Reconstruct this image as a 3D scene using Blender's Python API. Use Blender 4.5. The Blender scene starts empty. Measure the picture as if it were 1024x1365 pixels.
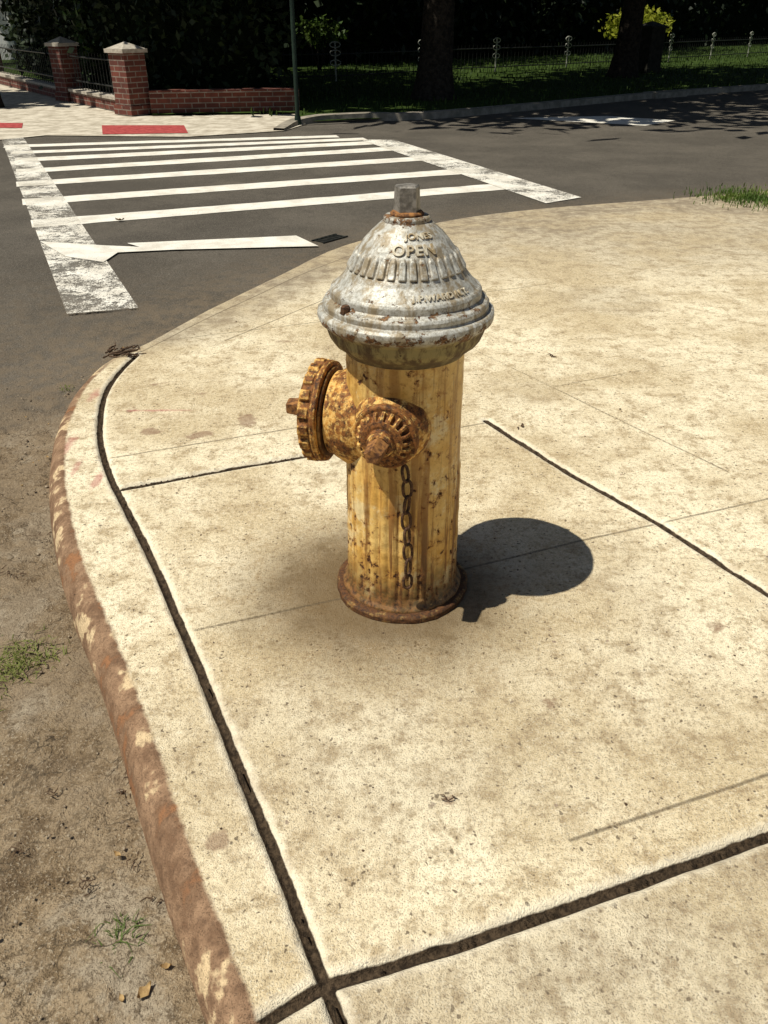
import bpy, bmesh, math, random
import numpy as np
from mathutils import Vector, Matrix
rng=np.random.default_rng(7); random.seed(7)
S=bpy.context.scene
S.view_settings.view_transform='Standard'; S.view_settings.look='None'; S.view_settings.exposure=0
COL=bpy.context.collection

# ------------------------------------------------------------ helpers
def empty(name,loc=(0,0,0),rot=0):
    o=bpy.data.objects.new(name,None); o.location=loc; o.rotation_euler=(0,0,rot); COL.objects.link(o); return o
def mesh_np(name,v,f,mat=None,parent=None,smooth=True,attrs=None):
    v=np.asarray(v,dtype=np.float32); f=np.asarray(f,dtype=np.int32)
    me=bpy.data.meshes.new(name); n=len(f); k=f.shape[1]
    me.vertices.add(len(v)); me.vertices.foreach_set('co',v.ravel())
    me.loops.add(n*k); me.loops.foreach_set('vertex_index',f.ravel())
    me.polygons.add(n); me.polygons.foreach_set('loop_start',np.arange(0,n*k,k,dtype=np.int32))
    if smooth: me.polygons.foreach_set('use_smooth',np.ones(n,dtype=bool))
    me.update(calc_edges=True); me.validate()
    if attrs:
        for an,av in attrs.items():
            a=me.attributes.new(an,'FLOAT','POINT'); a.data.foreach_set('value',np.asarray(av,dtype=np.float32).ravel())
    if mat: me.materials.append(mat)
    o=bpy.data.objects.new(name,me); COL.objects.link(o)
    if parent: o.parent=parent
    return o
def mesh_py(name,v,f,mat=None,parent=None,smooth=False):
    me=bpy.data.meshes.new(name); me.from_pydata([tuple(map(float,p)) for p in v],[],f); me.update()
    bm=bmesh.new(); bm.from_mesh(me); bmesh.ops.recalc_face_normals(bm,faces=bm.faces); bm.to_mesh(me); bm.free()
    if smooth:
        for p in me.polygons: p.use_smooth=True
    if mat: me.materials.append(mat)
    o=bpy.data.objects.new(name,me); COL.objects.link(o)
    if parent: o.parent=parent
    return o
def poly_sheet(name,pts,z,mat,parent=None):
    bm=bmesh.new(); vs=[bm.verts.new((p[0],p[1],z)) for p in pts]
    fa=bm.faces.new(vs); bmesh.ops.recalc_face_normals(bm,faces=[fa])
    if fa.normal.z<0: fa.normal_flip()
    bmesh.ops.triangulate(bm,faces=bm.faces[:])
    me=bpy.data.meshes.new(name); bm.to_mesh(me); bm.free(); me.materials.append(mat)
    o=bpy.data.objects.new(name,me); COL.objects.link(o)
    if parent: o.parent=parent
    return o
def grid_faces(nr,nc,wrap=False):
    i=np.arange(nr-1)[:,None]; m=nc if wrap else nc-1; j=np.arange(m)[None,:]; j2=(j+1)%nc
    a=i*nc+j; b=i*nc+j2; c=(i+1)*nc+j2; d=(i+1)*nc+j
    return np.stack([a,b,c,d],-1).reshape(-1,4)
def seg_dist(X,Y,poly):
    D=np.full(X.shape,1e9)
    for (x0,y0),(x1,y1) in zip(poly[:-1],poly[1:]):
        dx,dy=x1-x0,y1-y0; L=dx*dx+dy*dy
        t=np.clip(((X-x0)*dx+(Y-y0)*dy)/L,0,1)
        D=np.minimum(D,np.hypot(X-x0-t*dx,Y-y0-t*dy))
    return D
def catmull(pts,n=8):
    P=[np.array(p,float) for p in pts]; P=[2*P[0]-P[1]]+P+[2*P[-1]-P[-2]]; out=[]
    for i in range(1,len(P)-2):
        for k in range(n):
            t=k/n; a,b,c,d=P[i-1],P[i],P[i+1],P[i+2]
            out.append(.5*((2*b)+(c-a)*t+(2*a-5*b+4*c-d)*t*t+(3*b-a-3*c+d)*t**3))
    out.append(P[-2]); return np.array(out)
def vnoise(X,Y,scale,seed=0):
    r=np.random.default_rng(seed); T=r.random((256,256))
    x=X*scale+1000; y=Y*scale+1000; xi=np.floor(x).astype(int); yi=np.floor(y).astype(int)
    fx=x-xi; fy=y-yi; fx=fx*fx*(3-2*fx); fy=fy*fy*(3-2*fy)
    g=lambda a,b:T[a%256,b%256]
    return (g(xi,yi)*(1-fx)+g(xi+1,yi)*fx)*(1-fy)+(g(xi,yi+1)*(1-fx)+g(xi+1,yi+1)*fx)*fy
def sstep(a,b,x):
    t=np.clip((x-a)/(b-a),0,1); return t*t*(3-2*t)

# ------------------------------------------------------------ node helper
class N:
    def __init__(s,name):
        s.m=bpy.data.materials.new(name); s.m.use_nodes=True; s.t=s.m.node_tree
        s.b=s.t.nodes['Principled BSDF']; s.out=s.t.nodes['Material Output']
        s.tc=s.t.nodes.new('ShaderNodeTexCoord'); s.co=s.tc.outputs['Object']
    def n(s,ty,**k):
        x=s.t.nodes.new(ty)
        for a,b in k.items(): setattr(x,a,b)
        return x
    def link(s,a,b): s.t.links.new(a,b)
    def put(s,sock,v):
        if isinstance(v,bpy.types.NodeSocket): s.link(v,sock)
        elif isinstance(v,tuple) and len(v)==3 and sock.type=='RGBA': sock.default_value=(*v,1)
        else: sock.default_value=v
    def noise(s,scale,detail=4,rough=.55,vec=None,dist=0):
        x=s.n('ShaderNodeTexNoise'); s.link(vec or s.co,x.inputs['Vector'])
        x.inputs['Scale'].default_value=scale; x.inputs['Detail'].default_value=detail
        x.inputs['Roughness'].default_value=rough; x.inputs['Distortion'].default_value=dist
        return x.outputs['Fac']
    def voro(s,scale,feature='F1',out='Distance',vec=None,rand=1.0):
        x=s.n('ShaderNodeTexVoronoi',feature=feature); s.link(vec or s.co,x.inputs['Vector'])
        x.inputs['Scale'].default_value=scale; x.inputs['Randomness'].default_value=rand
        return x.outputs[out]
    def warp(s,scale,amt,detail=3):
        wv=s.n('ShaderNodeVectorMath',operation='ADD'); nz=s.n('ShaderNodeTexNoise'); s.link(s.co,nz.inputs['Vector']); nz.inputs['Scale'].default_value=scale; nz.inputs['Detail'].default_value=detail
        sc=s.n('ShaderNodeVectorMath',operation='SCALE'); s.link(nz.outputs['Color'],sc.inputs[0]); sc.inputs['Scale'].default_value=amt
        s.link(s.co,wv.inputs[0]); s.link(sc.outputs[0],wv.inputs[1]); return wv.outputs[0]
    def ramp(s,v,a,b,lo=0.0,hi=1.0):
        x=s.n('ShaderNodeMapRange'); x.interpolation_type='SMOOTHSTEP'
        s.put(x.inputs['Value'],v); x.inputs['From Min'].default_value=a; x.inputs['From Max'].default_value=b
        x.inputs['To Min'].default_value=lo; x.inputs['To Max'].default_value=hi
        return x.outputs['Result']
    def math(s,op,a,b=0.0):
        x=s.n('ShaderNodeMath',operation=op); s.put(x.inputs[0],a); s.put(x.inputs[1],b); return x.outputs[0]
    def mix(s,f,a,b,mode='MIX'):
        x=s.n('ShaderNodeMix',data_type='RGBA',blend_type=mode)
        s.put(x.inputs[0],f); s.put(x.inputs[6],a); s.put(x.inputs[7],b); return x.outputs[2]
    def attr(s,name): return s.n('ShaderNodeAttribute',attribute_name=name).outputs['Fac']
    def sep(s,v=None):
        x=s.n('ShaderNodeSeparateXYZ'); s.link(v or s.co,x.inputs[0]); return x.outputs
    def jn(s,v,noise,amt):
        return s.math('ADD',v,s.math('MULTIPLY',s.math('SUBTRACT',noise,.5),amt))
    def bump(s,h,dist=.002,strength=1,prev=None):
        x=s.n('ShaderNodeBump'); s.link(h,x.inputs['Height']); x.inputs['Distance'].default_value=dist
        x.inputs['Strength'].default_value=strength
        if prev: s.link(prev,x.inputs['Normal'])
        return x.outputs['Normal']
    def fin(s,color,rough=.9,normal=None,metal=0.0,spec=.3):
        s.put(s.b.inputs['Base Color'],color); s.put(s.b.inputs['Roughness'],rough); s.put(s.b.inputs['Metallic'],metal)
        s.b.inputs['Specular IOR Level'].default_value=spec
        if normal: s.link(normal,s.b.inputs['Normal'])
        return s.m

# ------------------------------------------------------------ materials
def mat_concrete():
    m=N('sidewalk_concrete')
    big=m.noise(1.6,4,.65); med=m.noise(11,5,.74); sml=m.noise(75,4,.80); fin=m.noise(300,1,.7); nj=m.noise(22,3,.65)
    c=m.mix(m.ramp(big,.38,.62),(.62,.50,.305),(.90,.785,.55))
    c=m.mix(m.ramp(med,.45,.67,0,.72),c,(.42,.31,.17))
    c=m.mix(m.ramp(nj,.52,.68,0,.50),c,(.42,.315,.18))
    c=m.mix(m.ramp(sml,.50,.68,0,.78),c,(.25,.18,.10))
    c=m.mix(m.ramp(sml,.48,.30,0,.50),c,(.90,.82,.62))
    c=m.mix(m.ramp(fin,.30,.46,.65,0),c,(.15,.11,.065))
    c=m.mix(m.ramp(fin,.56,.74,0,.5),c,(.90,.84,.66))
    W=m.warp(70,.016,1)
    v1=m.n('ShaderNodeTexVoronoi'); m.link(W,v1.inputs['Vector']); v1.inputs['Scale'].default_value=110
    rs=m.sep(v1.outputs['Color']); thr=m.ramp(med,.35,.65,.97,.76)
    pit=m.math('MULTIPLY',m.ramp(m.math('SUBTRACT',v1.outputs['Distance'],m.math('MULTIPLY',rs[2],.26)),.06,.18,1,0),m.math('GREATER_THAN',rs[0],thr))
    c=m.mix(m.math('MULTIPLY',pit,.8),c,(.11,.08,.05))
    v2=m.n('ShaderNodeTexVoronoi'); m.link(W,v2.inputs['Vector']); v2.inputs['Scale'].default_value=26
    rs2=m.sep(v2.outputs['Color'])
    peb=m.math('MULTIPLY',m.ramp(m.math('SUBTRACT',v2.outputs['Distance'],m.math('MULTIPLY',rs2[2],.16)),.03,.11,1,0),m.math('GREATER_THAN',rs2[1],.90))
    c=m.mix(m.math('MULTIPLY',peb,.7),c,m.mix(rs2[0],(.10,.08,.07),(.30,.20,.15)))
    c=m.mix(m.ramp(m.jn(m.attr('blot'),nj,1.2),.45,.75,0,.62),c,(.24,.14,.09))
    c=m.mix(m.ramp(m.jn(m.attr('spray'),nj,1.0),.40,.9,0,.55),c,(.45,.14,.13))
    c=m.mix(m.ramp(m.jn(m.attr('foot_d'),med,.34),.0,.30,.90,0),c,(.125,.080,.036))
    c=m.mix(m.math('MULTIPLY',m.attr('grime'),m.ramp(m.math('ADD',m.math('MULTIPLY',big,.5),m.math('MULTIPLY',med,.5)),.36,.60,.35,1)),c,(.24,.19,.13))
    sd=m.jn(m.attr('score_d'),nj,.006)
    c=m.mix(m.ramp(sd,.0012,.0060,.72,0),c,(.10,.075,.045))
    jd_=m.attr('joint_d')
    c=m.mix(m.ramp(m.jn(jd_,nj,.030),.010,.032,.55,0),c,(.88,.80,.62))
    c=m.mix(m.ramp(m.jn(jd_,nj,.008),.0092,.0118,1,0),c,m.mix(m.ramp(sml,.35,.65),(.022,.015,.009),(.085,.058,.034)))
    en=m.jn(m.attr('edge_d'),nj,.022)
    nose=m.math('MULTIPLY',m.ramp(en,.060,.072,1,0),m.attr('kerb'))
    r5=m.noise(5.5,4,.7)
    rust=m.mix(m.ramp(med,.38,.62),(.185,.108,.062),(.35,.22,.13))
    rust=m.mix(m.ramp(r5,.57,.62,0,.9),rust,(.70,.53,.31))
    rust=m.mix(m.ramp(r5,.44,.36,0,.7),rust,(.35,.16,.07))
    rust=m.mix(m.ramp(sml,.50,.70,0,.65),rust,(.10,.060,.038))
    rust=m.mix(m.ramp(fin,.45,.30,0,.6),rust,(.08,.05,.03))
    c=m.mix(nose,c,rust)
    h=m.math('ADD',m.math('MULTIPLY',sml,1.0),m.math('MULTIPLY',fin,.7))
    return m.fin(c,.93,m.bump(h,.0030,1),spec=.15)
def mat_road():
    m=N('street_asphalt')
    fine=m.noise(170,2,.78); med=m.noise(14,4,.7); big=m.noise(1.1,4,.65); b2=m.noise(4,5,.7)
    a=m.mix(m.ramp(big,.35,.7),(.082,.071,.055),(.130,.112,.087))
    a=m.mix(m.ramp(med,.5,.7,0,.5),a,(.06,.052,.042))
    a=m.mix(m.ramp(fine,.50,.72,0,.75),a,(.26,.23,.19)); a=m.mix(m.ramp(fine,.30,.46,.7,0),a,(.03,.026,.022))
    d=m.mix(m.ramp(med,.35,.62),(.185,.128,.070),(.36,.27,.165))
    d=m.mix(m.ramp(b2,.50,.60,0,.75),d,(.41,.345,.25))
    d=m.mix(m.ramp(b2,.44,.36,0,.80),d,(.115,.074,.038))
    s6=m.noise(60,4,.80)
    d=m.mix(m.ramp(s6,.48,.64,0,.80),d,(.08,.053,.028))
    d=m.mix(m.ramp(fine,.54,.70,0,.75),d,(.50,.42,.30)); d=m.mix(m.ramp(fine,.30,.44,.7,0),d,(.055,.036,.02))
    cr=m.voro(7,'DISTANCE_TO_EDGE','Distance',m.warp(14,.12,4))
    crk=m.math('MULTIPLY',m.ramp(cr,.004,.018,1,0),m.ramp(big,.46,.52))
    d=m.mix(m.math('MULTIPLY',crk,.9),d,(.04,.028,.016))
    c=m.mix(m.ramp(m.jn(m.attr('dirt'),b2,.9),.25,.75),a,d)
    c=m.mix(m.math('MULTIPLY',m.attr('dust'),m.ramp(med,.35,.65,.2,1)),c,(.22,.165,.105))
    h=m.math('ADD',m.math('ADD',m.math('MULTIPLY',fine,.8),m.math('MULTIPLY',med,.9)),m.math('MULTIPLY',s6,.8))
    return m.fin(c,.9,m.bump(h,.009,1),spec=.2)
def mat_paint(name,wear=.35):
    m=N(name)
    n1=m.noise(20,5,.8); n2=m.noise(2.6,3,.6); n3=m.noise(120,2,.75)
    k=m.math('ADD',m.math('ADD',m.math('MULTIPLY',n1,.45),m.math('MULTIPLY',n3,.40)),m.math('MULTIPLY',n2,.45))
    a=m.ramp(k,wear,wear+.05,.12,1)
    c=m.mix(m.ramp(m.noise(5,4,.7),.35,.7,0,.60),(.82,.78,.68),(.48,.43,.34))
    c=m.mix(m.ramp(n3,.3,.45,.6,0),c,(.27,.24,.19))
    m.fin(c,.75,None,spec=.2)
    tr=m.n('ShaderNodeBsdfTransparent'); mx=m.n('ShaderNodeMixShader')
    m.link(a,mx.inputs[0]); m.link(tr.outputs[0],mx.inputs[1]); m.link(m.b.outputs[0],mx.inputs[2]); m.link(mx.outputs[0],m.out.inputs[0])
    return m.m
def mat_yellow():
    m=N('hydrant_yellow_paint')
    z=m.sep()[2]
    n2=m.noise(9,3,.6); n3=m.noise(85,5,.78)
    c=m.mix(m.ramp(n2,.35,.7),(.70,.40,.090),(.84,.58,.20))
    c=m.mix(m.ramp(n3,.46,.68,0,.60),c,(.46,.22,.04))
    c=m.mix(m.ramp(m.noise(7,6,.78),.51,.62,0,.70),c,(.86,.73,.42))
    low=m.ramp(z,.05,.45,1,0); g=m.attr('groove')
    mp2=m.n('ShaderNodeMapping'); m.link(m.co,mp2.inputs[0]); mp2.inputs['Scale'].default_value=(42,42,2.0)
    stx=m.noise(1,5,.65,mp2.outputs[0])
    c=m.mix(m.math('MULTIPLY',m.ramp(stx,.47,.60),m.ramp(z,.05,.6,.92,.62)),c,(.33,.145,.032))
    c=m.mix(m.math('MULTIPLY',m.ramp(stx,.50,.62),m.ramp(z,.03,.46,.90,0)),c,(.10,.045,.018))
    pn=m.noise(50,5,.68); pl=m.noise(15,5,.68)
    k=m.math('ADD',m.math('MULTIPLY',pn,.66),m.math('MULTIPLY',pl,.48))
    k=m.math('ADD',k,m.math('MULTIPLY',low,m.math('ADD',m.math('MULTIPLY',g,.060),.015)))
    k=m.math('ADD',k,m.math('MULTIPLY',m.math('SUBTRACT',stx,.5),.12))
    halo=m.ramp(k,.605,.695); core=m.ramp(k,.678,.712)
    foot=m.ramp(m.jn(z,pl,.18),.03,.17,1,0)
    c=m.mix(m.math('MULTIPLY',halo,.85),c,(.29,.110,.022))
    c=m.mix(core,c,m.mix(m.ramp(n3,.4,.6),(.040,.017,.009),(.13,.047,.017)))
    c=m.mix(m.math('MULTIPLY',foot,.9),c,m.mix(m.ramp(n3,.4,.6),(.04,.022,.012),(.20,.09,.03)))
    h=m.math('SUBTRACT',m.math('MULTIPLY',n3,.6),m.math('MULTIPLY',core,.8))
    return m.fin(c,m.ramp(core,0,1,.5,.85),m.bump(h,.0024,1),spec=.35)
def mat_rusty(name,amount=.5,dark=0.0,bd=.0014):
    m=N(name)
    n1=m.noise(26,6,.74); n2=m.noise(110,4,.78); geo=m.n('ShaderNodeNewGeometry').outputs['Pointiness']
    y=m.mix(m.ramp(n2,.38,.62),(.78,.50,.16),(.54,.25,.045))
    r=m.mix(m.ramp(n2,.35,.62),(.040,.017,.008),(.26,.10,.024))
    k=m.math('ADD',n1,m.math('MULTIPLY',m.math('SUBTRACT',.5,geo),2.2))  # dark rust in hollows, yellow on edges: rust plus painted recess shade
    k=m.math('ADD',k,m.math('MULTIPLY',n2,.15))
    c=m.mix(m.ramp(k,.72-amount*.35,.80-amount*.28),y,r)
    if dark: c=m.mix(dark,c,(.04,.022,.013))
    return m.fin(c,.72,m.bump(m.math('ADD',n1,n2),bd,1),spec=.3)
def mat_silver():
    m=N('hydrant_silver_paint')
    z=m.sep()[2]; geo=m.n('ShaderNodeNewGeometry').outputs['Pointiness']
    n1=m.noise(22,5,.74); n2=m.noise(110,4,.78)
    mp2=m.n('ShaderNodeMapping'); m.link(m.co,mp2.inputs[0]); mp2.inputs['Scale'].default_value=(34,34,6)
    stx=m.noise(1,5,.7,mp2.outputs[0])
    c=m.mix(m.ramp(n1,.35,.7),(.46,.45,.395),(.70,.68,.60))
    c=m.mix(m.ramp(n2,.44,.64,0,.70),c,(.24,.205,.14))
    c=m.mix(m.ramp(stx,.46,.60,0,.85),c,(.28,.21,.115))
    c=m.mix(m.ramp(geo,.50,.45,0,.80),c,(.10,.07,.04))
    k=m.math('ADD',m.noise(48,5,.75),m.math('MULTIPLY',m.ramp(z,.885,.905),.12))
    k=m.math('ADD',k,m.math('MULTIPLY',m.ramp(m.math('ABSOLUTE',m.math('SUBTRACT',z,.708)),.0,.020,1,0),.16))
    k=m.math('ADD',k,m.math('MULTIPLY',m.ramp(m.math('ABSOLUTE',m.math('SUBTRACT',z,.752)),.0,.012,1,0),.09))
    ru=m.ramp(k,.625,.67)
    rc=m.mix(m.ramp(n2,.35,.65),(.06,.028,.013),(.27,.135,.05))
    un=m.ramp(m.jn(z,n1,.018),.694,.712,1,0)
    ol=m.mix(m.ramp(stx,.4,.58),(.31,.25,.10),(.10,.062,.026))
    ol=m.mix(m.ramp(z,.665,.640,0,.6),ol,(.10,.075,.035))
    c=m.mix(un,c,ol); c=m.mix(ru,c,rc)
    nm=m.math('MAXIMUM',ru,un)
    h=m.math('SUBTRACT',m.math('MULTIPLY',n2,.8),m.math('MULTIPLY',ru,.7))
    return m.fin(c,m.ramp(nm,0,1,.50,.8),m.bump(h,.0018,1),metal=m.ramp(nm,0,1,.18,0),spec=.45)
def mat_simple(name,c1,c2,scale=20,rough=.8,metal=0,bd=.003,spec=.3,det=3):
    m=N(name); n=m.noise(scale,det,.65)
    return m.fin(m.mix(m.ramp(n,.35,.65),c1,c2),rough,m.bump(n,bd,1) if bd else None,metal=metal,spec=spec)
def mat_leaf(name,c1,c2,tr=.35):
    m=N(name); n=m.noise(2.3,1,.5)
    c=m.mix(m.ramp(n,.35,.65),c1,c2)
    m.fin(c,.6,spec=.2)
    if tr<=0: return m.m
    t=m.n('ShaderNodeBsdfTranslucent'); m.link(c,t.inputs[0]); mx=m.n('ShaderNodeMixShader'); mx.inputs[0].default_value=tr
    m.link(m.b.outputs[0],mx.inputs[1]); m.link(t.outputs[0],mx.inputs[2]); m.link(mx.outputs[0],m.out.inputs[0])
    return m.m
def mat_brick():
    m=N('red_brick'); x=m.sep(); cv=m.n('ShaderNodeCombineXYZ')
    m.link(m.math('ADD',x[0],x[1]),cv.inputs[0]); m.link(x[2],cv.inputs[1])
    b=m.n('ShaderNodeTexBrick'); m.link(cv.outputs[0],b.inputs['Vector'])
    b.inputs['Scale'].default_value=1; b.inputs['Brick Width'].default_value=.20; b.inputs['Row Height'].default_value=.07; b.inputs['Mortar Size'].default_value=.007
    b.inputs['Color1'].default_value=(.17,.050,.032,1); b.inputs['Color2'].default_value=(.10,.03,.022,1); b.inputs['Mortar'].default_value=(.24,.20,.16,1)
    c=m.mix(m.ramp(m.noise(9,3),.4,.7,0,.5),b.outputs['Color'],(.06,.026,.02))
    return m.fin(c,.9,m.bump(b.outputs['Fac'],.006,-.6))
M_conc=mat_concrete(); M_road=mat_road(); M_yel=mat_yellow(); M_silver=mat_silver()
M_cap=mat_rusty('rusted_cap_paint',.86); M_cap2=mat_rusty('rusted_nozzle_paint',.60); M_capd=mat_rusty('rusted_shaded_recess',1.0,.6)  # last one: rust darkened to carry the shade of the cap gap
M_base=mat_rusty('rusted_base',1.0,.60,.003)
M_rust=mat_simple('bare_rust',(.09,.038,.017),(.36,.165,.05),90,.85,0,.0015,.3,5); M_chain=mat_simple('chain_rust',(.045,.024,.015),(.14,.07,.033),160,.8,.2,.0006)
M_steel=mat_simple('worn_steel_nut',(.17,.155,.13),(.38,.35,.30),60,.5,.5,.001)
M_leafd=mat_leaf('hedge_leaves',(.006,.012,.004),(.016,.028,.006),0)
M_core=mat_simple('hedge_dark_core',(.003,.005,.002),(.007,.011,.004),6,.95,0,0,.05)  # near-black, shade inside the hedge put into the colour
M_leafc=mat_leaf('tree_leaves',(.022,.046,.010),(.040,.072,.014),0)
M_leafy=mat_leaf('shrub_leaves',(.22,.26,.02),(.36,.37,.04),.4)
M_leafm=mat_leaf('bright_shrub_leaves',(.04,.08,.012),(.08,.12,.018),.3)
M_grass=mat_leaf('grass_blades',(.026,.056,.010),(.062,.100,.016),.2)
M_grassn=mat_leaf('verge_grass_blades',(.060,.11,.018),(.12,.17,.030),.3)
M_weed=mat_leaf('weed_blades',(.08,.13,.03),(.20,.22,.06),.3)
M_lawn=mat_simple('lawn_turf',(.018,.036,.007),(.048,.075,.013),9,.95,0,0,.1)
M_bark=mat_simple('bark',(.018,.015,.011),(.045,.036,.027),14,.95,0,.03,.1)
M_brick=mat_brick(); M_stone=mat_simple('cap_stone',(.34,.30,.24),(.48,.43,.35),20,.9)
M_dstone=mat_simple('dark_stone',(.018,.018,.012),(.04,.036,.026),9,.9)  # even dark stone colour
M_iron=mat_simple('black_iron',(.018,.02,.018),(.04,.04,.035),40,.5,.3,0)
M_finial=mat_simple('sunlit_iron',(.30,.31,.25),(.50,.50,.42),40,.6,0,0)  # sunlight on the dark iron posts is put into this pale colour
M_pole=mat_simple('green_pole_paint',(.006,.018,.012),(.013,.030,.018),20,.5,0,0)
M_far=mat_simple('far_concrete',(.38,.33,.25),(.62,.56,.45),5,.95,0,.003,.1,5)
M_kerbs=mat_simple('kerb_stone',(.20,.18,.14),(.33,.29,.23),7,.95,0,.004,.1)
M_pad=mat_simple('red_tactile_paving',(.28,.035,.035),(.44,.08,.07),14,.8,0,.003,.3,5)
M_earth=mat_simple('bare_earth',(.12,.09,.06),(.19,.15,.10),3,.95,0,.02,.1)
M_white=mat_simple('white_siding',(.70,.69,.65),(.80,.79,.75),3,.8,0,.003)
M_roof=mat_simple('roof_shingles',(.08,.075,.07),(.14,.13,.12),12,.9)
M_glass=mat_simple('window_glass',(.02,.025,.03),(.05,.06,.07),3,.1,0,.0,.6)
M_leafdry=mat_simple('dry_leaf',(.22,.13,.05),(.42,.28,.12),60,.8)
M_twig=mat_simple('twig_bark',(.06,.035,.02),(.13,.08,.045),90,.9)
M_grav=mat_simple('gravel_stone',(.14,.10,.065),(.36,.29,.20),40,.9)
M_paint=mat_paint('road_paint',.48); M_paintm=mat_paint('scuffed_road_paint',.60); M_paintw=mat_paint('worn_road_paint',.63)

# ------------------------------------------------------------ ground, street, sidewalk
def zroad(y): return -.02-.08*(1-sstep(2.7,4.2,y))
poly_sheet('ground',[(-250,-250),(250,-250),(250,250),(-250,250)],-.3,M_earth)
outer=[(.45,-1.2),(.22,-.45),(.0,.10),(-.265,.623),(-.395,.862),(-.54,1.149),(-.685,1.419),(-.866,1.743),(-1.025,2.088),(-1.13,2.376),(-1.205,2.663),(-1.24,3.008),(-1.20,3.30),(-1.088,3.52),(-.91,3.958),(-.607,4.605),(-.252,5.336),(.364,5.968),(1.071,6.403),(2.646,6.985),(6,8.2),(12,10.4)]
OC=catmull(outer,8)
def cx(y): return np.interp(y,OC[:,1],OC[:,0])
ys=np.concatenate([np.arange(-1,.45,.04),np.arange(.45,1.15,.0042),np.arange(1.15,2.9,.0062),np.arange(2.9,4.4,.011),np.arange(4.4,7.2,.02),np.arange(7.2,10.2,.06)])
s=np.concatenate([np.arange(0,.12,.006),np.arange(.12,.36,.0042),np.arange(.36,2.2,.0070),np.geomspace(2.2,13.5,110)])
Y,Sx=np.meshgrid(ys,s,indexing='ij'); X=cx(Y)+Sx
ed=seg_dist(X,Y,OC[::2])
joints=[
 catmull([(.02,.45),(-.091,.669),(-.169,.842),(-.259,1.03),(-.404,1.337),(-.508,1.547),(-.617,1.769),(-.784,2.082),(-.883,2.269),(-.994,2.54),(-1.077,2.865),(-1.092,3.092),(-1.07,3.331)],4),
 [(-.30,.56),(-.182,.608),(-.09,.664),(.104,.722),(.43,.835),(.688,.9275),(2.2,1.46),(6,2.8)],
 [(-.809,2.172),(-.445,2.319),(-.2065,2.41)],
 [(.37,2.66),(.597,2.269),(.798,1.968),(.976,1.637),(1.10,1.40)],
]
scores=[
 [(-.451,1.491),(-.0796,1.622),(.54,1.871),(1.1655,2.104),(4,3.2)],
 [(-.95,2.352),(-.141,2.663),(.20,2.79)],
 [(-.2065,2.41),(.37,2.64)],
 [(.14,3.80),(.36,3.443),(1.184,2.15),(1.6,1.5)],
 [(.676,2.974),(1.697,3.414),(4,4.3)],
 [(-1.0,3.50),(-.636,3.643),(.2,3.97)],[(-.72,3.5),(-.317,4.108),(.05,4.65)],
 [(-.3,3.93),(.508,4.24),(2.349,5.022),(6,6.5)],
 [(.331,.915),(.7264,1.055),(2.4,1.66)],
 [(-1.07,3.331),(-.873,3.785),(-.474,4.572),(-.236,4.968),(.42,5.75),(1.1,6.20),(2.7,6.79)],
 [(1.10,1.40),(1.55,.6)],[(1.9,4.82),(3.4,2.2)],
]
jd=np.minimum.reduce([seg_dist(X,Y,j) for j in joints]); sd=np.minimum.reduce([seg_dist(X,Y,j) for j in scores])
HX,HY=.046,1.679
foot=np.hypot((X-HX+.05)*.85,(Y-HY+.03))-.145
kerb=1-sstep(3.05,3.45,Y)
zr=zroad(Y)-.012
r=.062
q=np.clip(ed/r,0,1)
Z=np.where(ed<r,zr*(1-np.sqrt(1-(1-q)**2)),0)
Z+= (vnoise(X,Y,2.2,1)-.5)*.004+(vnoise(X,Y,9,2)-.5)*.0015+(vnoise(X,Y,40,3)-.5)*.0007
jw=jd+(vnoise(X,Y,16,5)-.5)*.004
Z-=.016*np.exp(-(jw/.0115)**2.4)
Z+=(vnoise(X,Y,14,8)-.5)*.008*(1-sstep(.03,.09,ed))*kerb
sec=sstep(0,.02,-( (Y-.669)-(X+.091)*.345 ))
band=(1-sstep(.12,.50,ed))*sstep(3.2,3.8,Y)
far=sstep(3.9,5.6,Y)*.62
grime=np.clip(.45*sec+.78*band+far+.30*sstep(.55,.8,vnoise(X,Y,1.7,9)),0,.92)
def G(x,y,sx,sy,a=0):
    dx=(X-x)*math.cos(a)+(Y-y)*math.sin(a); dy=-(X-x)*math.sin(a)+(Y-y)*math.cos(a)
    return np.exp(-(dx/sx)**2-(dy/sy)**2)
blot=G(-.825,2.57,.05,.04)+G(-.64,2.545,.07,.035,.5)+G(-.495,2.663,.045,.06,.3)+G(-.296,.915,.03,.03)+.8*G(.12,1.0,.02,.015)+.7*G(-.9,3.0,.1,.02,.4)+.7*G(-.45,3.5,.12,.03,.3)+.6*G(.8,1.5,.06,.04)+.5*G(.35,1.25,.08,.05)+.6*G(-.95,2.75,.06,.05)+.6*G(-.7,2.9,.08,.03,.2)
spray=G(-.904,2.219,.02,.09)+G(-.85,2.747,.16,.012)+.9*G(-1.08,2.45,.03,.12)+.8*G(-1.12,2.9,.03,.12)+.8*G(-1.0,2.30,.02,.10)
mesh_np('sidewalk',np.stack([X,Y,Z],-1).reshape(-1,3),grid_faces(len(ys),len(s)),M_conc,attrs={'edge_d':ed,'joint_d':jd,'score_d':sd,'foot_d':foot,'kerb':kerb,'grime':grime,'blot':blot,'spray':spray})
bpy.data.objects['sidewalk'].data.flip_normals()

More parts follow.
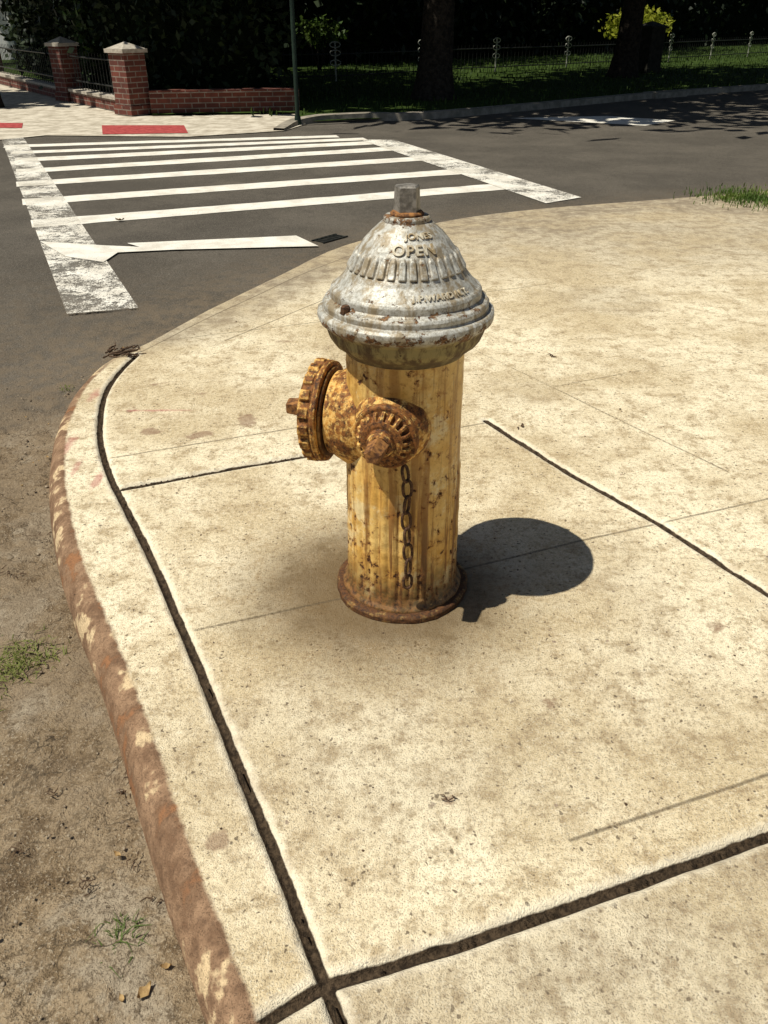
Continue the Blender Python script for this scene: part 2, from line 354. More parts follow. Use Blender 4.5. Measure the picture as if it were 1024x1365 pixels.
xs=np.concatenate([np.arange(-16,-2,.15),np.arange(-2,.5,.0095),np.arange(.5,22,.25)])
yr=np.concatenate([np.arange(-2,.3,.06),np.arange(.3,3.6,.0105),np.arange(3.6,24,.12)])
Yr,Xr=np.meshgrid(yr,xs,indexing='ij')
Zr=zroad(Yr)
dirt=1-sstep(2.2,3.5,Yr)
Zr=Zr+dirt*((vnoise(Xr,Yr,3,11)-.5)*.03+(vnoise(Xr,Yr,11,12)-.5)*.014+(vnoise(Xr,Yr,35,13)-.5)*.009+(vnoise(Xr,Yr,80,14)-.5)*.006)
dust=(1-sstep(3.0,5.5,Yr))*.50*sstep(.6,1.6,Yr)+.3*(1-sstep(.05,.6,seg_dist(Xr,Yr,OC[::4])))
mesh_np('street',np.stack([Xr,Yr,Zr],-1).reshape(-1,3),grid_faces(len(yr),len(xs)),M_road,attrs={'dirt':dirt,'dust':np.clip(dust,0,.8)})
bpy.data.objects['street'].data.flip_normals()

cw=empty('crosswalk_marking')
stripes=[((-2.512,5.967),(1.15,7.50)),((-2.875,6.749),(.87,8.29)),((-3.233,7.548),(.60,9.13)),((-3.498,8.231),(.30,9.86)),((-3.782,8.924),(-.02,10.30)),((-4.027,9.45),(-.22,10.60)),((-4.3,9.95),(-.567,10.85))]
for i,(a,b) in enumerate(stripes):
    a=np.array(a);b=np.array(b);d=(b-a)/np.linalg.norm(b-a);n=np.array([-d[1],d[0]]);w=.135 if i<5 else .11
    K=24; top=[a+(b-a)*k/K+n*(w+random.uniform(-.010,.010)) for k in range(K+1)]; bot=[a+(b-a)*k/K-n*(w+random.uniform(-.010,.010)) for k in range(K+1)]
    poly_sheet('stripe_%d'%i,bot+top[::-1],-.0165,M_paint,cw)
poly_sheet('edge_band_right',[(1.278,6.692),(1.607,6.935),(.115,10.5),(-.284,10.5)],-.013,M_paintm,cw)
poly_sheet('edge_band_left',[(-1.574,3.926),(-1.244,4.022),(-4.438,10.845),(-4.77,10.98)],-.013,M_paintw,cw)
poly_sheet('stop_line',[(-1.667,5.37),(-.589,5.58),(-.4185,5.292),(-1.32,5.20),(-1.66,5.13),(-1.681,4.90),(-1.95,5.03),(-2.25,5.42),(-1.80,5.31),(-1.56,5.27)],-.0095,M_paint)
poly_sheet('stop_line',[(1.816,12.87),(3.29,13.16),(4.104,12.57),(3.505,11.936)],-.014,M_paint)

def box(V,F,c,sx,sy,sz):
    b=len(V)
    for dz in(-1,1):
        for dx,dy in((-1,-1),(1,-1),(1,1),(-1,1)): V.append((c[0]+dx*sx/2,c[1]+dy*sy/2,c[2]+dz*sz/2))
    F+= [[b,b+3,b+2,b+1],[b+4,b+5,b+6,b+7],[b,b+1,b+5,b+4],[b+1,b+2,b+6,b+5],[b+2,b+3,b+7,b+6],[b+3,b,b+4,b+7]]
dr=empty('storm_drain',(-.36,5.52,-.016),.9); V=[];F=[]
for i in range(6): box(V,F,(-.10+i*.04,0,0),.014,.09,.008)
box(V,F,(0,.05,.001),.24,.012,.008); box(V,F,(0,-.05,.001),.24,.012,.008)
mesh_py('grate',V,F,M_iron,dr)

poly_sheet('far_sidewalk',[(-16,9.0),(-4.9,10.2),(-4.56,10.46),(-4.17,10.88),(-3.32,10.81),(-2.39,10.75),(-1.27,11.35),(-1.05,12.15),(-1.34,13.4),(-3.38,13.1),(-3.9,13.6),(-7.3,18.6),(-12,26),(-24,26)],-.010,M_far)
poly_sheet('tactile_pad',[(-3.776,11.9),(-2.675,11.9),(-2.45,11.07),(-3.484,10.95)],-.005,M_pad)
poly_sheet('tactile_pad',[(-6.2,12.3),(-4.93,12.16),(-4.73,11.6),(-6.0,11.7)],-.005,M_pad)
poly_sheet('lawn',[(-1.05,12.2),(.956,12.98),(5.32,16.6),(7.66,18.2),(40,40),(60,90),(-60,90),(-60,40),(-12,26.05),(-7.27,18.6),(-3.87,13.6),(-3.38,13.12),(-1.34,13.42)],.012,M_lawn)
kp=catmull([(-1.27,11.35),(-1.05,12.15),(-.3,12.6),(.956,12.95),(5.32,16.55),(7.66,18.13),(40,40)],6)
V=[];F=[]
for i,p in enumerate(kp):
    t=kp[min(i+1,len(kp)-1)]-kp[max(i-1,0)]; t/=np.linalg.norm(t); n=np.array([-t[1],t[0]]); hh=.075 if i>8 else .02+.055*i/8
    for off,z in((0,-.05),(.01,hh-.005),(.15,hh),(.16,-.05)): V.append((p[0]+n[0]*off,p[1]+n[1]*off,z))
for i in range(len(kp)-1):
    for k in range(3): F.append([i*4+k,(i+1)*4+k,(i+1)*4+k+1,i*4+k+1])
mesh_py('kerb',V,F,M_kerbs)

# ------------------------------------------------------------ foliage
def leaves(name,C,size,mat,parent=None):
    n=len(C); a=rng.normal(size=(n,3)); a/=np.linalg.norm(a,axis=1)[:,None]
    b=rng.normal(size=(n,3)); b-=a*(a*b).sum(1)[:,None]; b/=np.linalg.norm(b,axis=1)[:,None]
    sz=size*rng.uniform(.6,1.4,n)[:,None]
    v=np.stack([C-a*sz*.6,C+b*sz*.32-a*sz*.05,C+a*sz*.6,C-b*sz*.32-a*sz*.05],1).reshape(-1,3)
    return mesh_np(name,v,np.arange(4*n).reshape(n,4),mat,parent,smooth=False)
def tube(V,F,pts,rads,seg=10):
    b0=len(V)
    for i,p in enumerate(pts):
        p=Vector(p); d=(Vector(pts[min(i+1,len(pts)-1)])-Vector(pts[max(i-1,0)])).normalized()
        u=d.orthogonal().normalized() if i==0 else (u-d*u.dot(d)).normalized(); w=d.cross(u)
        for k in range(seg):
            a=2*math.pi*k/seg; V.append(tuple(p+(u*math.cos(a)+w*math.sin(a))*rads[i]))
    for i in range(len(pts)-1):
        for k in range(seg):
            F.append([b0+i*seg+k,b0+i*seg+(k+1)%seg,b0+(i+1)*seg+(k+1)%seg,b0+(i+1)*seg+k])
def tree(x,y,tr,cc,R,nl=5600,seed=1):
    rr=random.Random(seed); e=empty('shade_tree',(x,y,.0))
    V=[];F=[]; h=cc[2]-R*.45
    pts=[(0,0,-.1),(0,0,.12),(.02,0,.5),(.05,.02,1.4),(cc[0]*.25,cc[1]*.25,h*.8),(cc[0]*.6,cc[1]*.6,h+R*.5)]
    tube(V,F,pts,[tr*1.7,tr*1.3,tr*1.05,tr*.92,tr*.75,tr*.35],16)
    cl=[]
    for i in range(70):
        while True:
            p=np.array([rr.uniform(-1,1) for _ in range(3)]); q=np.linalg.norm(p)
            if .35<q<1: break
        cl.append(np.array([cc[0]+p[0]*R,cc[1]+p[1]*R,cc[2]+p[2]*R*.55]))
    for i in range(14):
        c=cl[i]; s0=(cc[0]*.3,cc[1]*.3,h*.85+rr.uniform(0,.8)); mid=tuple((np.array(s0)+c)/2+np.array([0,0,.3]))
        tube(V,F,[s0,mid,tuple(c)],[tr*.35,tr*.2,tr*.05],7)
    mesh_py('trunk',V,F,M_bark,e,True)
    cl=np.array(cl); idx=rng.integers(0,len(cl),nl); C=cl[idx]+rng.normal(size=(nl,3))*R*.16*np.array([1,1,.7])
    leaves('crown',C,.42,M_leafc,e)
T=[(.86,15.73,.28,(.1,-.2,5.6),4.6),(-6.2,20.0,.25,(.7,-.8,5.6),4.3),(5.6,21.5,.27,(.3,-1.2,6),5),(-1.5,31,.28,(0,-1,6),5),
   (11.5,23.5,.26,(0,-1,6),5),(19,28,.28,(0,-1,6.2),5),(-10,31,.28,(0,-1,6),5),(5,38,.28,(0,0,6.5),5.5),(17,23,.27,(0,-1,6),4.5),(-3.4,17.2,.12,(-.6,-1.6,4.4),2.4),(14,48,.3,(0,0,7),6),(26,50,.3,(0,0,7),6)]
for i,t in enumerate(T): tree(*t,seed=i+3)
tree(-6.25,14.4,.11,(-3.2,.6,5.0),1.8,1500,seed=77)

def hedge(name,path,h,th,nl,seed,size=.16):
    e=empty(name); P=catmull(path,10); n=len(P); V=[];F=[]
    rr=np.random.default_rng(seed)
    for i,p in enumerate(P):
        t=P[min(i+1,n-1)]-P[max(i-1,0)]; t/=np.linalg.norm(t); nn=np.array([-t[1],t[0]])
        hh=h*(.82+.2*rr.random())
        for off,z in((-.32,0),(-.30,.55),(-.24,.9),(.24,.92),(.32,.5),(.32,0)):
            V.append((p[0]+nn[0]*off*th*(.8+.3*rr.random()),p[1]+nn[1]*off*th*(.8+.3*rr.random()),z*hh+.0))
    for i in range(n-1):
        for k in range(5): F.append([i*6+k,(i+1)*6+k,(i+1)*6+k+1,i*6+k+1])
    F+= [[0,1,2,3,4,5],[(n-1)*6+k for k in range(6)]]
    mesh_py('dark_core',V,F,M_core,e,True)  # solid dark core added behind the leaves to block the sky
    u=rng.uniform(0,n-1.001,nl); i0=u.astype(int); fr=(u-i0)[:,None]; C2=P[i0]*(1-fr)+P[i0+1]*fr
    cl=vnoise(C2[:,0],C2[:,1],.9,seed)
    zz=rng.random(nl)**.8*h*(.75+.5*cl); off=rng.normal(size=(nl,2))*th*.32
    C=np.concatenate([C2+off,zz[:,None]+.05],1)
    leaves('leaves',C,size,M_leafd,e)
def shrub(x,y,r,h,n,mat,z0=0):
    e=empty('shrub',(x,y,0)); d=rng.normal(size=(n,3)); d/=np.linalg.norm(d,axis=1)[:,None]
    rad=rng.random(n)**.4; C=d*rad[:,None]*np.array([r,r,(h-z0)/2])*(0.8+.3*np.sin(d[:,:1]*7+d[:,1:2]*5))+np.array([0,0,(h+z0)/2])
    leaves('leaves',C,.12,mat,e)
    V=[];F=[]
    for k in range(7):
        a=k*.9; tube(V,F,[(0,0,-.05),(math.cos(a)*r*.3,math.sin(a)*r*.3,h*.4),(math.cos(a)*r*.6,math.sin(a)*r*.6,h*.75)],[.02,.015,.006],6)
    mesh_py('stems',V,F,M_bark,e,True)
def blades(name,C,h,w,mat,parent=None,lean=.5):
    n=len(C); a=rng.uniform(0,6.283,n); d=np.stack([np.cos(a),np.sin(a),0*a],1); p=np.stack([-np.sin(a),np.cos(a),0*a],1)
    hh=(h*rng.uniform(.5,1.3,n))[:,None]; ln=(lean*rng.uniform(.1,1.2,n))[:,None]; ww=w*rng.uniform(.6,1.2,n)[:,None]
    up=np.array([0,0,1.])
    m1=C+up*hh*.6+d*hh*ln*.35; tp=C+up*hh*(1-.35*ln)+d*hh*ln
    v=np.stack([C-p*ww,C+p*ww,m1+p*ww*.8,m1-p*ww*.8,tp+p*ww*.1,tp-p*ww*.1],1).reshape(-1,3)
    b=np.arange(n)[:,None]*6; f=np.concatenate([b+np.array([0,1,2,3]),b+np.array([3,2,4,5])])
    return mesh_np(name,v,f,mat,parent,False)
def tuft(name,x,y,z,n,r,h,mat,lean=.9,w=.0022):
    g=rng.normal(size=(n,2))*r; C=np.stack([x+g[:,0],y+g[:,1],np.full(n,z)],1); return blades(name,C,h,w,mat,None,lean)
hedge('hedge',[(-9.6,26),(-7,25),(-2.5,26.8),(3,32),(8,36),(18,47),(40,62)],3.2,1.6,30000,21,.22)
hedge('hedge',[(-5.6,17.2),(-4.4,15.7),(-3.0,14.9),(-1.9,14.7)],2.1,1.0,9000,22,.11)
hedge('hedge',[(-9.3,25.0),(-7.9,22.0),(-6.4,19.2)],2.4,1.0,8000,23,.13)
shrub(7.7,28.6,1.1,1.45,2200,M_leafy,.55); shrub(-1.7,24.2,.7,1.25,700,M_leafm,.5); shrub(-5.0,16.1,.5,1.7,800,M_leafc)
n=26000; gx=rng.uniform(-2,22,n); gy=rng.uniform(12.4,42,n)
ky=np.interp(gx,kp[:,0],kp[:,1]); k=(gy>ky+.25)&(gy>12.9)
C=np.stack([gx,gy,np.full(n,.005)],1)[k]; blades('lawn_grass',C,.085,.012,M_grass)
tuft('grass_tuft',2.95,6.82,-.005,1500,.19,.045,M_grassn,.9,.004)
tuft('weed',-.90,1.49,-.105,280,.040,.028,M_weed,1.6,.0018)
tuft('weed',-.96,1.40,-.105,150,.03,.026,M_weed,1.6,.0018)
tuft('weed',-.445,.80,-.105,110,.018,.024,M_weed,1.6,.0015)
tuft('weed',-1.33,3.15,-.09,40,.02,.02,M_weed,1.3)
tuft('weed',-1.04,2.30,-.105,20,.015,.015,M_weed,1.3)

n=4200; gy=rng.uniform(.35,3.3,n); gx=cx(gy)-rng.exponential(.35,n)-.01
ico=bmesh.new(); bmesh.ops.create_icosphere(ico,subdivisions=1,radius=1); iv=np.array([v.co[:] for v in ico.verts]); ifa=np.array([[v.index for v in f.verts] for f in ico.faces]); ico.free()
sz=np.clip(rng.exponential(.0013,n),.0007,.0065)[:,None,None]
vv=iv[None]*sz*rng.uniform(.6,1.3,(n,len(iv),1))*np.array([1,1,.6])
zz=zroad(gy)+rng.uniform(-.003,.004,n)
vv=vv+np.stack([gx,gy,zz],1)[:,None,:]
ff=(ifa[None]+(np.arange(n)*len(iv))[:,None,None]).reshape(-1,3)
mesh_np('gravel',vv.reshape(-1,3),ff,M_grav,smooth=False)
n=420; gx=rng.uniform(-.9,1.9,n); gy=rng.uniform(.55,4.6,n); kk=gx>cx(gy)+.02; gx=gx[kk];gy=gy[kk];n=len(gx)
sz=np.clip(rng.exponential(.0013,n),.0007,.004)[:,None,None]
vv=iv[None]*sz*rng.uniform(.6,1.2,(n,len(iv),1))*np.array([1,1,.5])+np.stack([gx,gy,np.full(n,.001)],1)[:,None,:]
mesh_np('sidewalk_grit',vv.reshape(-1,3),(ifa[None]+(np.arange(n)*len(iv))[:,None,None]).reshape(-1,3),M_twig,smooth=False)
V=[];F=[]
def leaf(x,y,z,L,a):
    b=len(V); ca,sa=math.cos(a),math.sin(a)
    prof=[(0,.02),(.15,.20),(.3,.36),(.5,.42),(.7,.30),(.86,.13),(1,.01)]
    for t,w in prof:
        for sgn in (-1,0,1):
            lx=(t-.5)*L+random.uniform(-.04,.04)*L; ly=sgn*w*L*random.uniform(.55,.85); lz=abs(sgn)*L*.18*random.uniform(.2,1.5)+(t-.5)**2*L*.5
            V.append((x+lx*ca-ly*sa,y+lx*sa+ly*ca,z+lz))
    for i in range(6):
        for k in range(2): F.append([b+i*3+k,b+(i+1)*3+k,b+(i+1)*3+k+1,b+i*3+k+1])
for (x,y,z,L,a) in [(-.385,.70,-.09,.030,1.0),(-.36,.74,-.088,.018,.2),(-.42,.69,-.09,.016,2.2),(-1.35,2.05,-.09,.03,.6),(-1.30,2.2,-.09,.025,2.6),(-.50,.95,-.09,.018,2.6),(-.45,1.0,-.09,.014,.3),(-1.14,3.40,.0,.03,.4),(-1.2,3.34,-.05,.03,1.8),(-1.9,6.05,-.01,.06,.3),(-.80,1.72,-.09,.018,1.3),(-2.2,3.6,-.06,.06,2)]+[(random.uniform(-1.8,-1.0),random.uniform(1.3,3.2),-.092,random.uniform(.008,.018),random.uniform(0,6)) for _ in range(26)]:
    leaf(x,y,z,L,a)
mesh_py('fallen_leaves',V,F,M_leafdry,None,True)
V=[];F=[]
def twig(x,y,z,L,a,r=.0016):
    p=[(x,y,z),(x+math.cos(a)*L*.5,y+math.sin(a)*L*.5,z+random.uniform(0,.006)),(x+math.cos(a+.4)*L,y+math.sin(a+.4)*L,z)]
    tube(V,F,p,[r,r*.8,r*.4],5)
for i in range(46): twig(-1.15+random.gauss(0,.045),3.34+random.gauss(0,.025),.0+random.uniform(-.01,.012),random.uniform(.02,.09),random.uniform(-.6,1.2),.0042)
for x,y,z in [(.72,3.30,.004),(.49,2.60,.004),(.118,.995,.003)]+[(random.uniform(-.7,-.35),random.uniform(.6,1.2),-.09) for _ in range(14)]+[(random.uniform(-1.4,-1.0),random.uniform(1.4,2.2),-.09) for _ in range(22)]:
    for k in range(4): twig(x+random.gauss(0,.008),y+random.gauss(0,.008),z,random.uniform(.008,.022),random.uniform(0,6.28),.0030 if y>2.4 else .0014)
mesh_py('twigs',V,F,M_twig,None,True)

# ------------------------------------------------------------ brick pillars, wall, fence, pole, house
def pillar(name,x,y,w,h,rot,mb,ms):
    e=empty(name,(x,y,.0),rot); V=[];F=[]
    box(V,F,(0,0,h*.44),w,w,h*.88); box(V,F,(0,0,.06),w*1.14,w*1.14,.12); mesh_py('shaft',V,F,mb,e)
    V=[];F=[]; box(V,F,(0,0,h*.88+.025),w*1.2,w*1.2,.05); b=len(V); q=w*.55; z=h*.88+.051
    V+=[(-q,-q,z),(q,-q,z),(q,q,z),(-q,q,z),(0,0,h+.03)]; F+=[[b,b+1,b+4],[b+1,b+2,b+4],[b+2,b+3,b+4],[b+3,b,b+4],[b,b+3,b+2,b+1]]
    mesh_py('coping',V,F,ms,e)
def wall(name,a,b,h,t):
    a=Vector(a);b=Vector(b); d=b-a; e=empty(name,((a.x+b.x)/2,(a.y+b.y)/2,.0),math.atan2(d.y,d.x))
    V=[];F=[]; box(V,F,(0,0,h/2),d.length,t,h); mesh_py('brickwork',V,F,M_brick,e)
    V=[];F=[]; box(V,F,(0,0,h+.02),d.length,t*1.25,.04); mesh_py('coping',V,F,M_stone if h<.2 else M_brick,e)
def fence(path,h,base,post=2.6,fin=True):
    e=empty('iron_fence'); V=[];F=[];V2=[];F2=[]; acc=0
    for (a,b) in zip(path[:-1],path[1:]):
        a=np.array(a);b=np.array(b);L=np.linalg.norm(b-a);n=max(2,int(L/.13)); d=(b-a)/L
        for zz in (.12,h*.86): tube(V,F,[(a[0],a[1],base+zz),(b[0],b[1],base+zz)],[.012,.012],6)
        for i in range(n):
            p=a+d*L*i/n; tube(V,F,[(p[0],p[1],base),(p[0],p[1],base+h)],[.007,.004],5); acc+=L/n
            if fin and acc>post:
                acc=0; q=(p[0],p[1])
                tube(V2,F2,[(*q,base),(*q,base+h*1.25)],[.020,.016],6)
                for hz in (.55,.85,1.1):
                    for sg in(-1,1):
                        cc=[(q[0]+d[0]*sg*.12*math.sin(t),q[1]+d[1]*sg*.12*math.sin(t),base+h*hz+.09*(1-math.cos(t))*.6-.03) for t in np.linspace(0,3.3,9)]
                        tube(V2,F2,cc,[.012]*9,5)
    mesh_py('pickets',V,F,M_iron,e)
    if V2: mesh_py('ornate_posts',V2,F2,M_finial,e)
pillar('brick_pillar',-3.70,13.3,.36,.90,.9,M_brick,M_stone); pillar('brick_pillar',-5.36,15.5,.33,.92,.9,M_brick,M_stone); pillar('brick_pillar',-8.6,20.2,.33,.92,.9,M_brick,M_stone)
wall('brick_wall',(-3.45,13.32),(-1.3,13.75),.27,.2)
wall('brick_wall',(-3.85,13.52),(-5.2,15.3),.16,.2); wall('brick_wall',(-5.5,15.7),(-8.45,20.0),.16,.2)
fence([(-3.3,19.0),(-.7,20.2),(2,22.9),(5.3,25.4),(13.5,33),(26,42)],.62,.0)
fence([(-3.85,13.52),(-5.2,15.3)],.55,.20,99,False); fence([(-5.5,15.7),(-8.45,20.0)],.55,.20,99,False)
pillar('stone_gate_pier',6.6,23.2,.50,1.1,.6,M_dstone,M_dstone)
e=empty('street_sign_pole',(-1.16,12.0,.0)); V=[];F=[]
tube(V,F,[(0,0,-.05),(0,0,3.1)],[.030,.030],14); tube(V,F,[(0,0,-.03),(0,0,.10)],[.05,.04],14); mesh_py('pole',V,F,M_pole,e,True)
V=[];F=[]; box(V,F,(.0,0,2.95),.75,.012,.16); box(V,F,(0,.0,2.75),.012,.75,.16); mesh_py('name_plates',V,F,M_pole,e)
e=empty('white_house',(-16.4,34,0)); V=[];F=[]; box(V,F,(0,0,2.8),9,8,5.6); mesh_py('walls',V,F,M_white,e)
V=[(-4.9,-4.4,5.6),(4.9,-4.4,5.6),(4.9,4.4,5.6),(-4.9,4.4,5.6),(-4.9,0,8.2),(4.9,0,8.2)]; F=[[0,1,5,4],[2,3,4,5],[0,4,3],[1,2,5],[0,3,2,1]]; mesh_py('roof',V,F,M_roof,e)
V=[];F=[]
for wx in(-3,-1,2.6): 
    for wz in (1.5,4.2): box(V,F,(wx,-4.01,wz),1,.06,1.3)
for wy in (-2,2):
    for wz in (1.6,4.2): box(V,F,(4.51,wy,wz),.06,1,1.3)
mesh_py('windows',V,F,M_glass,e); V=[];F=[]; box(V,F,(1,-4.02,1.05),.95,.08,2.1); mesh_py('door',V,F,M_pole,e)

# ------------------------------------------------------------ FIRE HYDRANT
HY_E=empty('fire_hydrant',(HX,HY,0))
def resample(p,step):
    out=[]
    for a,b in zip(p[:-1],p[1:]):
        a=np.array(a,float);b=np.array(b,float);n=max(1,int(np.ceil(np.linalg.norm(b-a)/step)))
        for i in range(n): out.append(a+(b-a)*i/n)
    out.append(np.array(p[-1],float)); return np.array(out)
def lathe(name,prof,mat,mod=None,step=.003,seg=256,Mx=None,noise=.0007,attr=None):
    P=resample(prof,step); A=np.linspace(0,2*np.pi,seg,endpoint=False)
    R=P[:,0][:,None]*np.ones(seg)[None]; Zz=P[:,1][:,None]*np.ones(seg)[None]; AA=A[None]*np.ones(len(P))[:,None]
    at={k:f(R,Zz,AA) for k,f in attr.items()} if attr else None
    if mod: R=mod(R,Zz,AA)
    nz=(vnoise(np.cos(AA)*R*45+3,np.sin(AA)*R*45+Zz*61,1.0,31)-.5)*noise*2
    R=np.maximum(R+nz*(R>.004),.0002)
    v=np.stack([R*np.cos(AA),R*np.sin(AA),Zz],-1).reshape(-1,3)
    if Mx is not None:
        M=np.array(Mx); v=v@M[:3,:3].T+M[:3,3]
    return mesh_np(name,v,grid_faces(len(P),seg,True),mat,HY_E,attrs=at)
def flute(R,Z,A):
    k=(sstep(.03,.06,Z)-sstep(.345,.385,Z))
    return R+.0045*k*(np.abs(np.sin(A*17))**.8-.45)
lathe('barrel',[(.150,.012),(.150,.024),(.142,.034),(.136,.05),(.1345,.10),(.132,.36),(.130,.45),(.1285,.640)],M_yel,flute,.004,320,noise=.0008,
  attr={'groove':lambda R,Z,A:(sstep(.03,.06,Z)-sstep(.345,.385,Z))*(1-np.abs(np.sin(A*17)))**1.5})
lathe('base_flange',[(.10,-.01),(.164,-.01),(.168,.002),(.167,.014),(.161,.019),(.13,.021)],M_base,lambda R,Z,A:R*(1+.012*np.sin(A*5+1)*(R>.15)),.004,200,noise=.002)
bon=[(.120,.632),(.129,.634),(.134,.641),(.143,.649),(.156,.659),(.164,.671),(.168,.683),(.170,.691),(.1765,.699),(.184,.706),(.187,.714),(.1865,.723),(.182,.728),(.176,.7295),(.1735,.733),(.1745,.742),(.171,.748),(.163,.751),(.1585,.755),(.1585,.767),(.155,.773),(.148,.777),(.140,.786),(.1285,.799),(.1185,.814),(.1095,.829),(.099,.848),(.087,.865),(.072,.881),(.056,.895),(.050,.899),(.047,.901),(.0465,.908),(.043,.911),(.028,.912)]
def ribs(R,Z,A):
    c=np.cos(A*34); top=.849-.006*(1-np.clip(c*1.6,-1,1))*.5
    k=sstep(.811,.8145,Z)*(1-sstep(top-.004,top,Z))*sstep(-.70,-.15,c)
    return R+.0050*k
lathe('bonnet',bon,M_silver,ribs,.0020,680,noise=.0012)
pz=np.array([b[1] for b in bon]); pr=np.array([b[0] for b in bon])
def prism(V,F,n,r0,r1,z0,z1,Mx,rot=0,ch=.003):
    b=len(V)
    for (r_,z_) in((r0,z0),(r1,z1-ch),(r1-ch,z1)):
        for k in range(n):
            a=rot+2*math.pi*k/n; V.append(tuple(Mx@Vector((r_*math.cos(a),r_*math.sin(a),z_))))
    for i in range(2):
        for k in range(n): F.append([b+i*n+k,b+i*n+(k+1)%n,b+(i+1)*n+(k+1)%n,b+(i+1)*n+k])
    F.append([b+2*n+k for k in range(n)])
I=Matrix.Identity(4)
V=[];F=[]; prism(V,F,5,.0290,.0260,.909,.967,I,.35); mesh_py('operating_nut',V,F,M_steel,HY_E)
lathe('nut_washer',[(.02,.911),(.033,.911),(.034,.915),(.030,.919),(.02,.920)],M_rust,None,.002,64)
def axis(ang,z):
    a=math.radians(ang); d=Vector((math.cos(a),math.sin(a),0)); up=Vector((0,0,1)); w=up.cross(d)
    M=Matrix.Identity(4)
    for i in range(3): M[i][0]=w[i]; M[i][1]=up[i]; M[i][2]=d[i]
    M[2][3]=z; return M
A1=axis(164,.462); A2=axis(254,.495)
lathe('steamer_nozzle',[(.120,.05),(.119,.100),(.112,.128),(.103,.146),(.0975,.156),(.0965,.163),(.089,.166),(.086,.18)],M_cap2,None,.003,160,A1,noise=.001)
def lugs(n,amp,z0,z1,duty=.0):
    return lambda R,Z,A: R+amp*sstep(z0-.001,z0+.002,Z)*(1-sstep(z1-.002,z1+.001,Z))*sstep(duty-.25,duty+.25,np.cos(A*n))*(R>.05)
lathe('steamer_cap',[(.086,.181),(.088,.176),(.112,.174),(.1175,.177),(.1185,.186),(.1150,.190),(.112,.193),(.112,.214),(.109,.219),(.095,.223),(.088,.228),(.060,.232),(.034,.234),(.030,.236),(.030,.242),(.001,.242)],M_cap,lugs(18,.0075,.192,.2175,-.35),.0022,288,A1,noise=.0014)
lathe('cap_gap_ring',[(.087,.168),(.104,.169),(.106,.1735),(.088,.1755)],M_capd,None,.003,96,A1)  # dark ring in the gap behind the cap, its shade painted in
V=[];F=[]; prism(V,F,5,.023,.0195,.240,.284,A1,.6)
prism(V,F,5,.0235,.0190,.200,.256,A2,.3); mesh_py('cap_nuts',V,F,M_rust,HY_E)
lathe('hose_nozzle',[(.086,.06),(.085,.110),(.079,.126),(.070,.138),(.060,.144),(.056,.150)],M_cap2,None,.003,128,A2,noise=.001)
def scal(R,Z,A):
    k=sstep(.1665,.169,Z)*(1-sstep(.183,.187,Z))*(R>.036)
    return R+.0050*k*np.clip(np.cos(A*20)*2.0,-1,1)
lathe('hose_cap',[(.050,.149),(.068,.149),(.072,.152),(.0725,.160),(.070,.165),(.066,.1665),(.060,.1665),(.056,.169),(.053,.178),(.046,.187),(.037,.190),(.031,.190),(.029,.193),(.0275,.202),(.022,.207),(.001,.208)],M_cap,scal,.0015,320,A2,noise=.0010)
V=[];F=[]
def link(c,d,side,L=.040,Wd=.024,wr=.0036):
    d=d.normalized(); side=(side-d*side.dot(d)).normalized(); pts=[]
    for k in range(20):
        t=2*math.pi*k/20; ct,st=math.cos(t),math.sin(t)
        pts.append(c+d*((abs(ct)**.7)*(1 if ct>0 else -1)*(L/2-wr))+side*(st*(Wd/2-wr)*(1+.15*abs(st))))
    b0=len(V); n=20
    for i in range(n):
        tg=(pts[(i+1)%n]-pts[i-1]).normalized(); nn=d.cross(side).normalized(); q=tg.cross(nn)
        for k in range(8):
            a=2*math.pi*k/8; V.append(tuple(pts[i]+(nn*math.cos(a)+q*math.sin(a))*wr))
    for i in range(n):
        for k in range(8): F.append([b0+i*8+k,b0+i*8+(k+1)%8,b0+((i+1)%n)*8+(k+1)%8,b0+((i+1)%n)*8+k])
path=[Vector((-.004,-.160,.428)),Vector((.004,-.152,.388)),Vector((.006,-.149,.346)),Vector((.003,-.148,.304)),Vector((.005,-.1485,.262)),Vector((.008,-.149,.220)),Vector((.010,-.150,.178)),Vector((.010,-.151,.134)),Vector((.009,-.153,.100))]
for i in range(len(path)-1):
    c=(path[i]+path[i+1])/2; ang=(.25 if i%2 else 1.15); link(c,path[i+1]-path[i],Vector((math.cos(ang),math.sin(ang)*.6,0)),(path[i+1]-path[i]).length+.010)
pts=[]
for k in range(33):
    a=2*math.pi*k/32; rr_=.064+.012*max(0,math.sin(-a))**6; p=A2@Vector((rr_*math.cos(a),rr_*math.sin(a),.1465)); pts.append(tuple(p))
tube(V,F,pts,[.0028]*33,8)
mesh_py('chain',V,F,M_chain,HY_E,True)
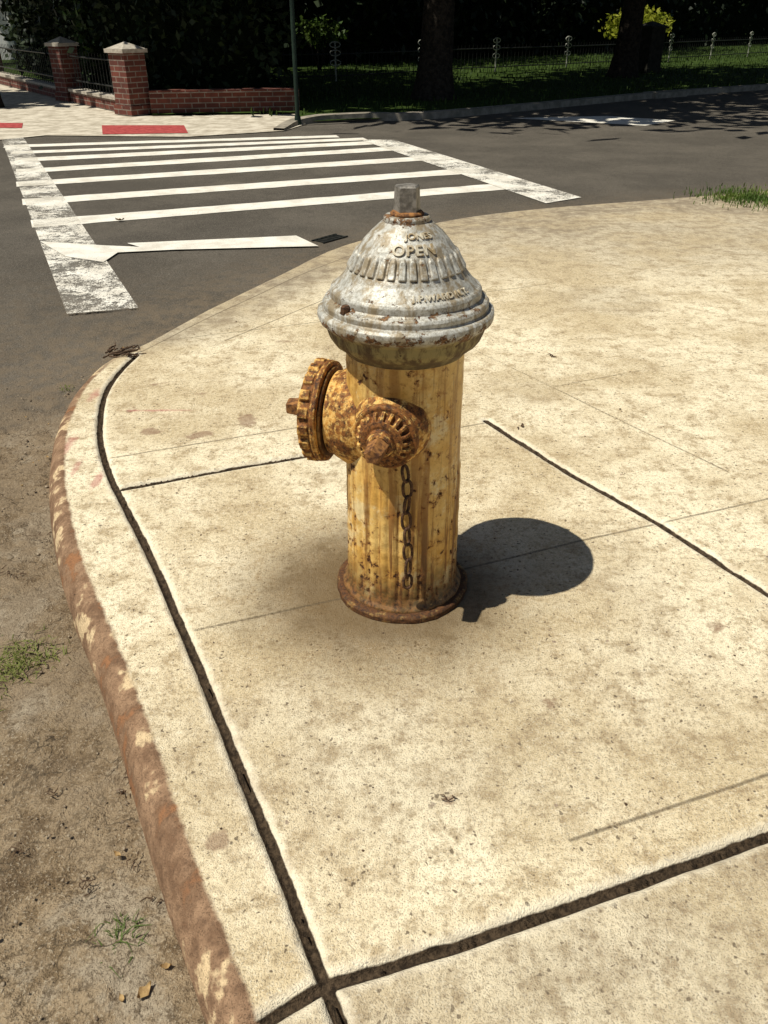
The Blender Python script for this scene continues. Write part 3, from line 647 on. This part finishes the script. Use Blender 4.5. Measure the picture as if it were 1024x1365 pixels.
def lettering(txt,size,z0,ang,ext=.0022,space=1.0,mat=M_silver):
    cu=bpy.data.curves.new('t','FONT'); cu.body=txt; cu.size=size; cu.align_x='CENTER'; cu.extrude=ext; cu.space_character=space; cu.offset=size*.022
    ob=bpy.data.objects.new('t',cu); COL.objects.link(ob); bpy.context.view_layer.update()
    me=bpy.data.meshes.new_from_object(ob.evaluated_get(bpy.context.evaluated_depsgraph_get())); bpy.data.objects.remove(ob,do_unlink=True)
    bm=bmesh.new(); bm.from_mesh(me); bmesh.ops.subdivide_edges(bm,edges=[e for e in bm.edges if e.calc_length()>size*.25],cuts=2); bm.to_mesh(me); bm.free()
    sel=(pz>.70); P=np.stack([pr[sel],pz[sel]],1); P=resample([tuple(p) for p in P],.001); L=np.concatenate([[0],np.cumsum(np.linalg.norm(np.diff(P,axis=0),axis=1))])
    s0=np.interp(z0,P[:,1],L)
    for v in me.vertices:
        s_=s0+v.co.y; r_=np.interp(s_,L,P[:,0]); z_=np.interp(s_,L,P[:,1]); r2=np.interp(s_+.002,L,P[:,0]); z2=np.interp(s_+.002,L,P[:,1])
        nx,nz=(z2-z_),-(r2-r_); q=math.hypot(nx,nz); nx/=q; nz/=q
        a=math.radians(ang)+v.co.x/np.interp(s0+size*.35,L,P[:,0]); rr=r_+nx*v.co.z; v.co=(rr*math.cos(a),rr*math.sin(a),z_+nz*v.co.z)
    me.materials.clear(); me.materials.append(mat); o=bpy.data.objects.new('cast_lettering',me); COL.objects.link(o); o.parent=HY_E
M_letter=mat_simple('worn_lettering_edges',(.34,.25,.13),(.66,.61,.48),60,.6,.1,0)
lettering('OPEN',.030,.8535,-82,.0034,1.15,M_letter); lettering('JONES',.019,.879,-72,.0028,1.0,M_letter); lettering('J.P.WARD N.Y.',.018,.779,-60,.0032,1.15,M_letter)
V=[];F=[]
for an in (222,42):
    a=math.radians(an); Mx=Matrix.Translation((.164*math.cos(a),.164*math.sin(a),.745)); prism(V,F,6,.011,.010,.0,.017,Mx,.2)
mesh_py('rim_bolts',V,F,M_chain,HY_E)

# ------------------------------------------------------------ light, world, camera
sd_=Vector((-.93*math.cos(math.radians(63.5)),-.367*math.cos(math.radians(63.5)),math.sin(math.radians(63.5)))).normalized()
L=bpy.data.lights.new('sun','SUN'); L.energy=5.0; L.angle=math.radians(.5); L.color=(1,.96,.86)
lo=bpy.data.objects.new('sun',L); lo.rotation_euler=sd_.to_track_quat('Z','Y').to_euler(); lo.location=(0,0,20); COL.objects.link(lo)
W=bpy.data.worlds.new('World'); S.world=W; W.use_nodes=True; nt=W.node_tree
sk=nt.nodes.new('ShaderNodeTexSky'); sk.sky_type='NISHITA'; sk.sun_disc=False; sk.sun_elevation=math.radians(63.5); sk.sun_rotation=math.atan2(-.93,-.367)
nt.links.new(sk.outputs[0],nt.nodes['Background'].inputs[0]); nt.nodes['Background'].inputs[1].default_value=.05
cd=bpy.data.cameras.new('camera'); cam=bpy.data.objects.new('camera',cd); COL.objects.link(cam)
cd.sensor_fit='VERTICAL'; cd.sensor_height=24; cd.lens=24*1075/1365; cd.clip_start=.05; cd.clip_end=1000
cam.location=(0,0,1.25); cam.rotation_euler=(math.pi/2-math.atan(662.5/1075),0,0); S.camera=cam
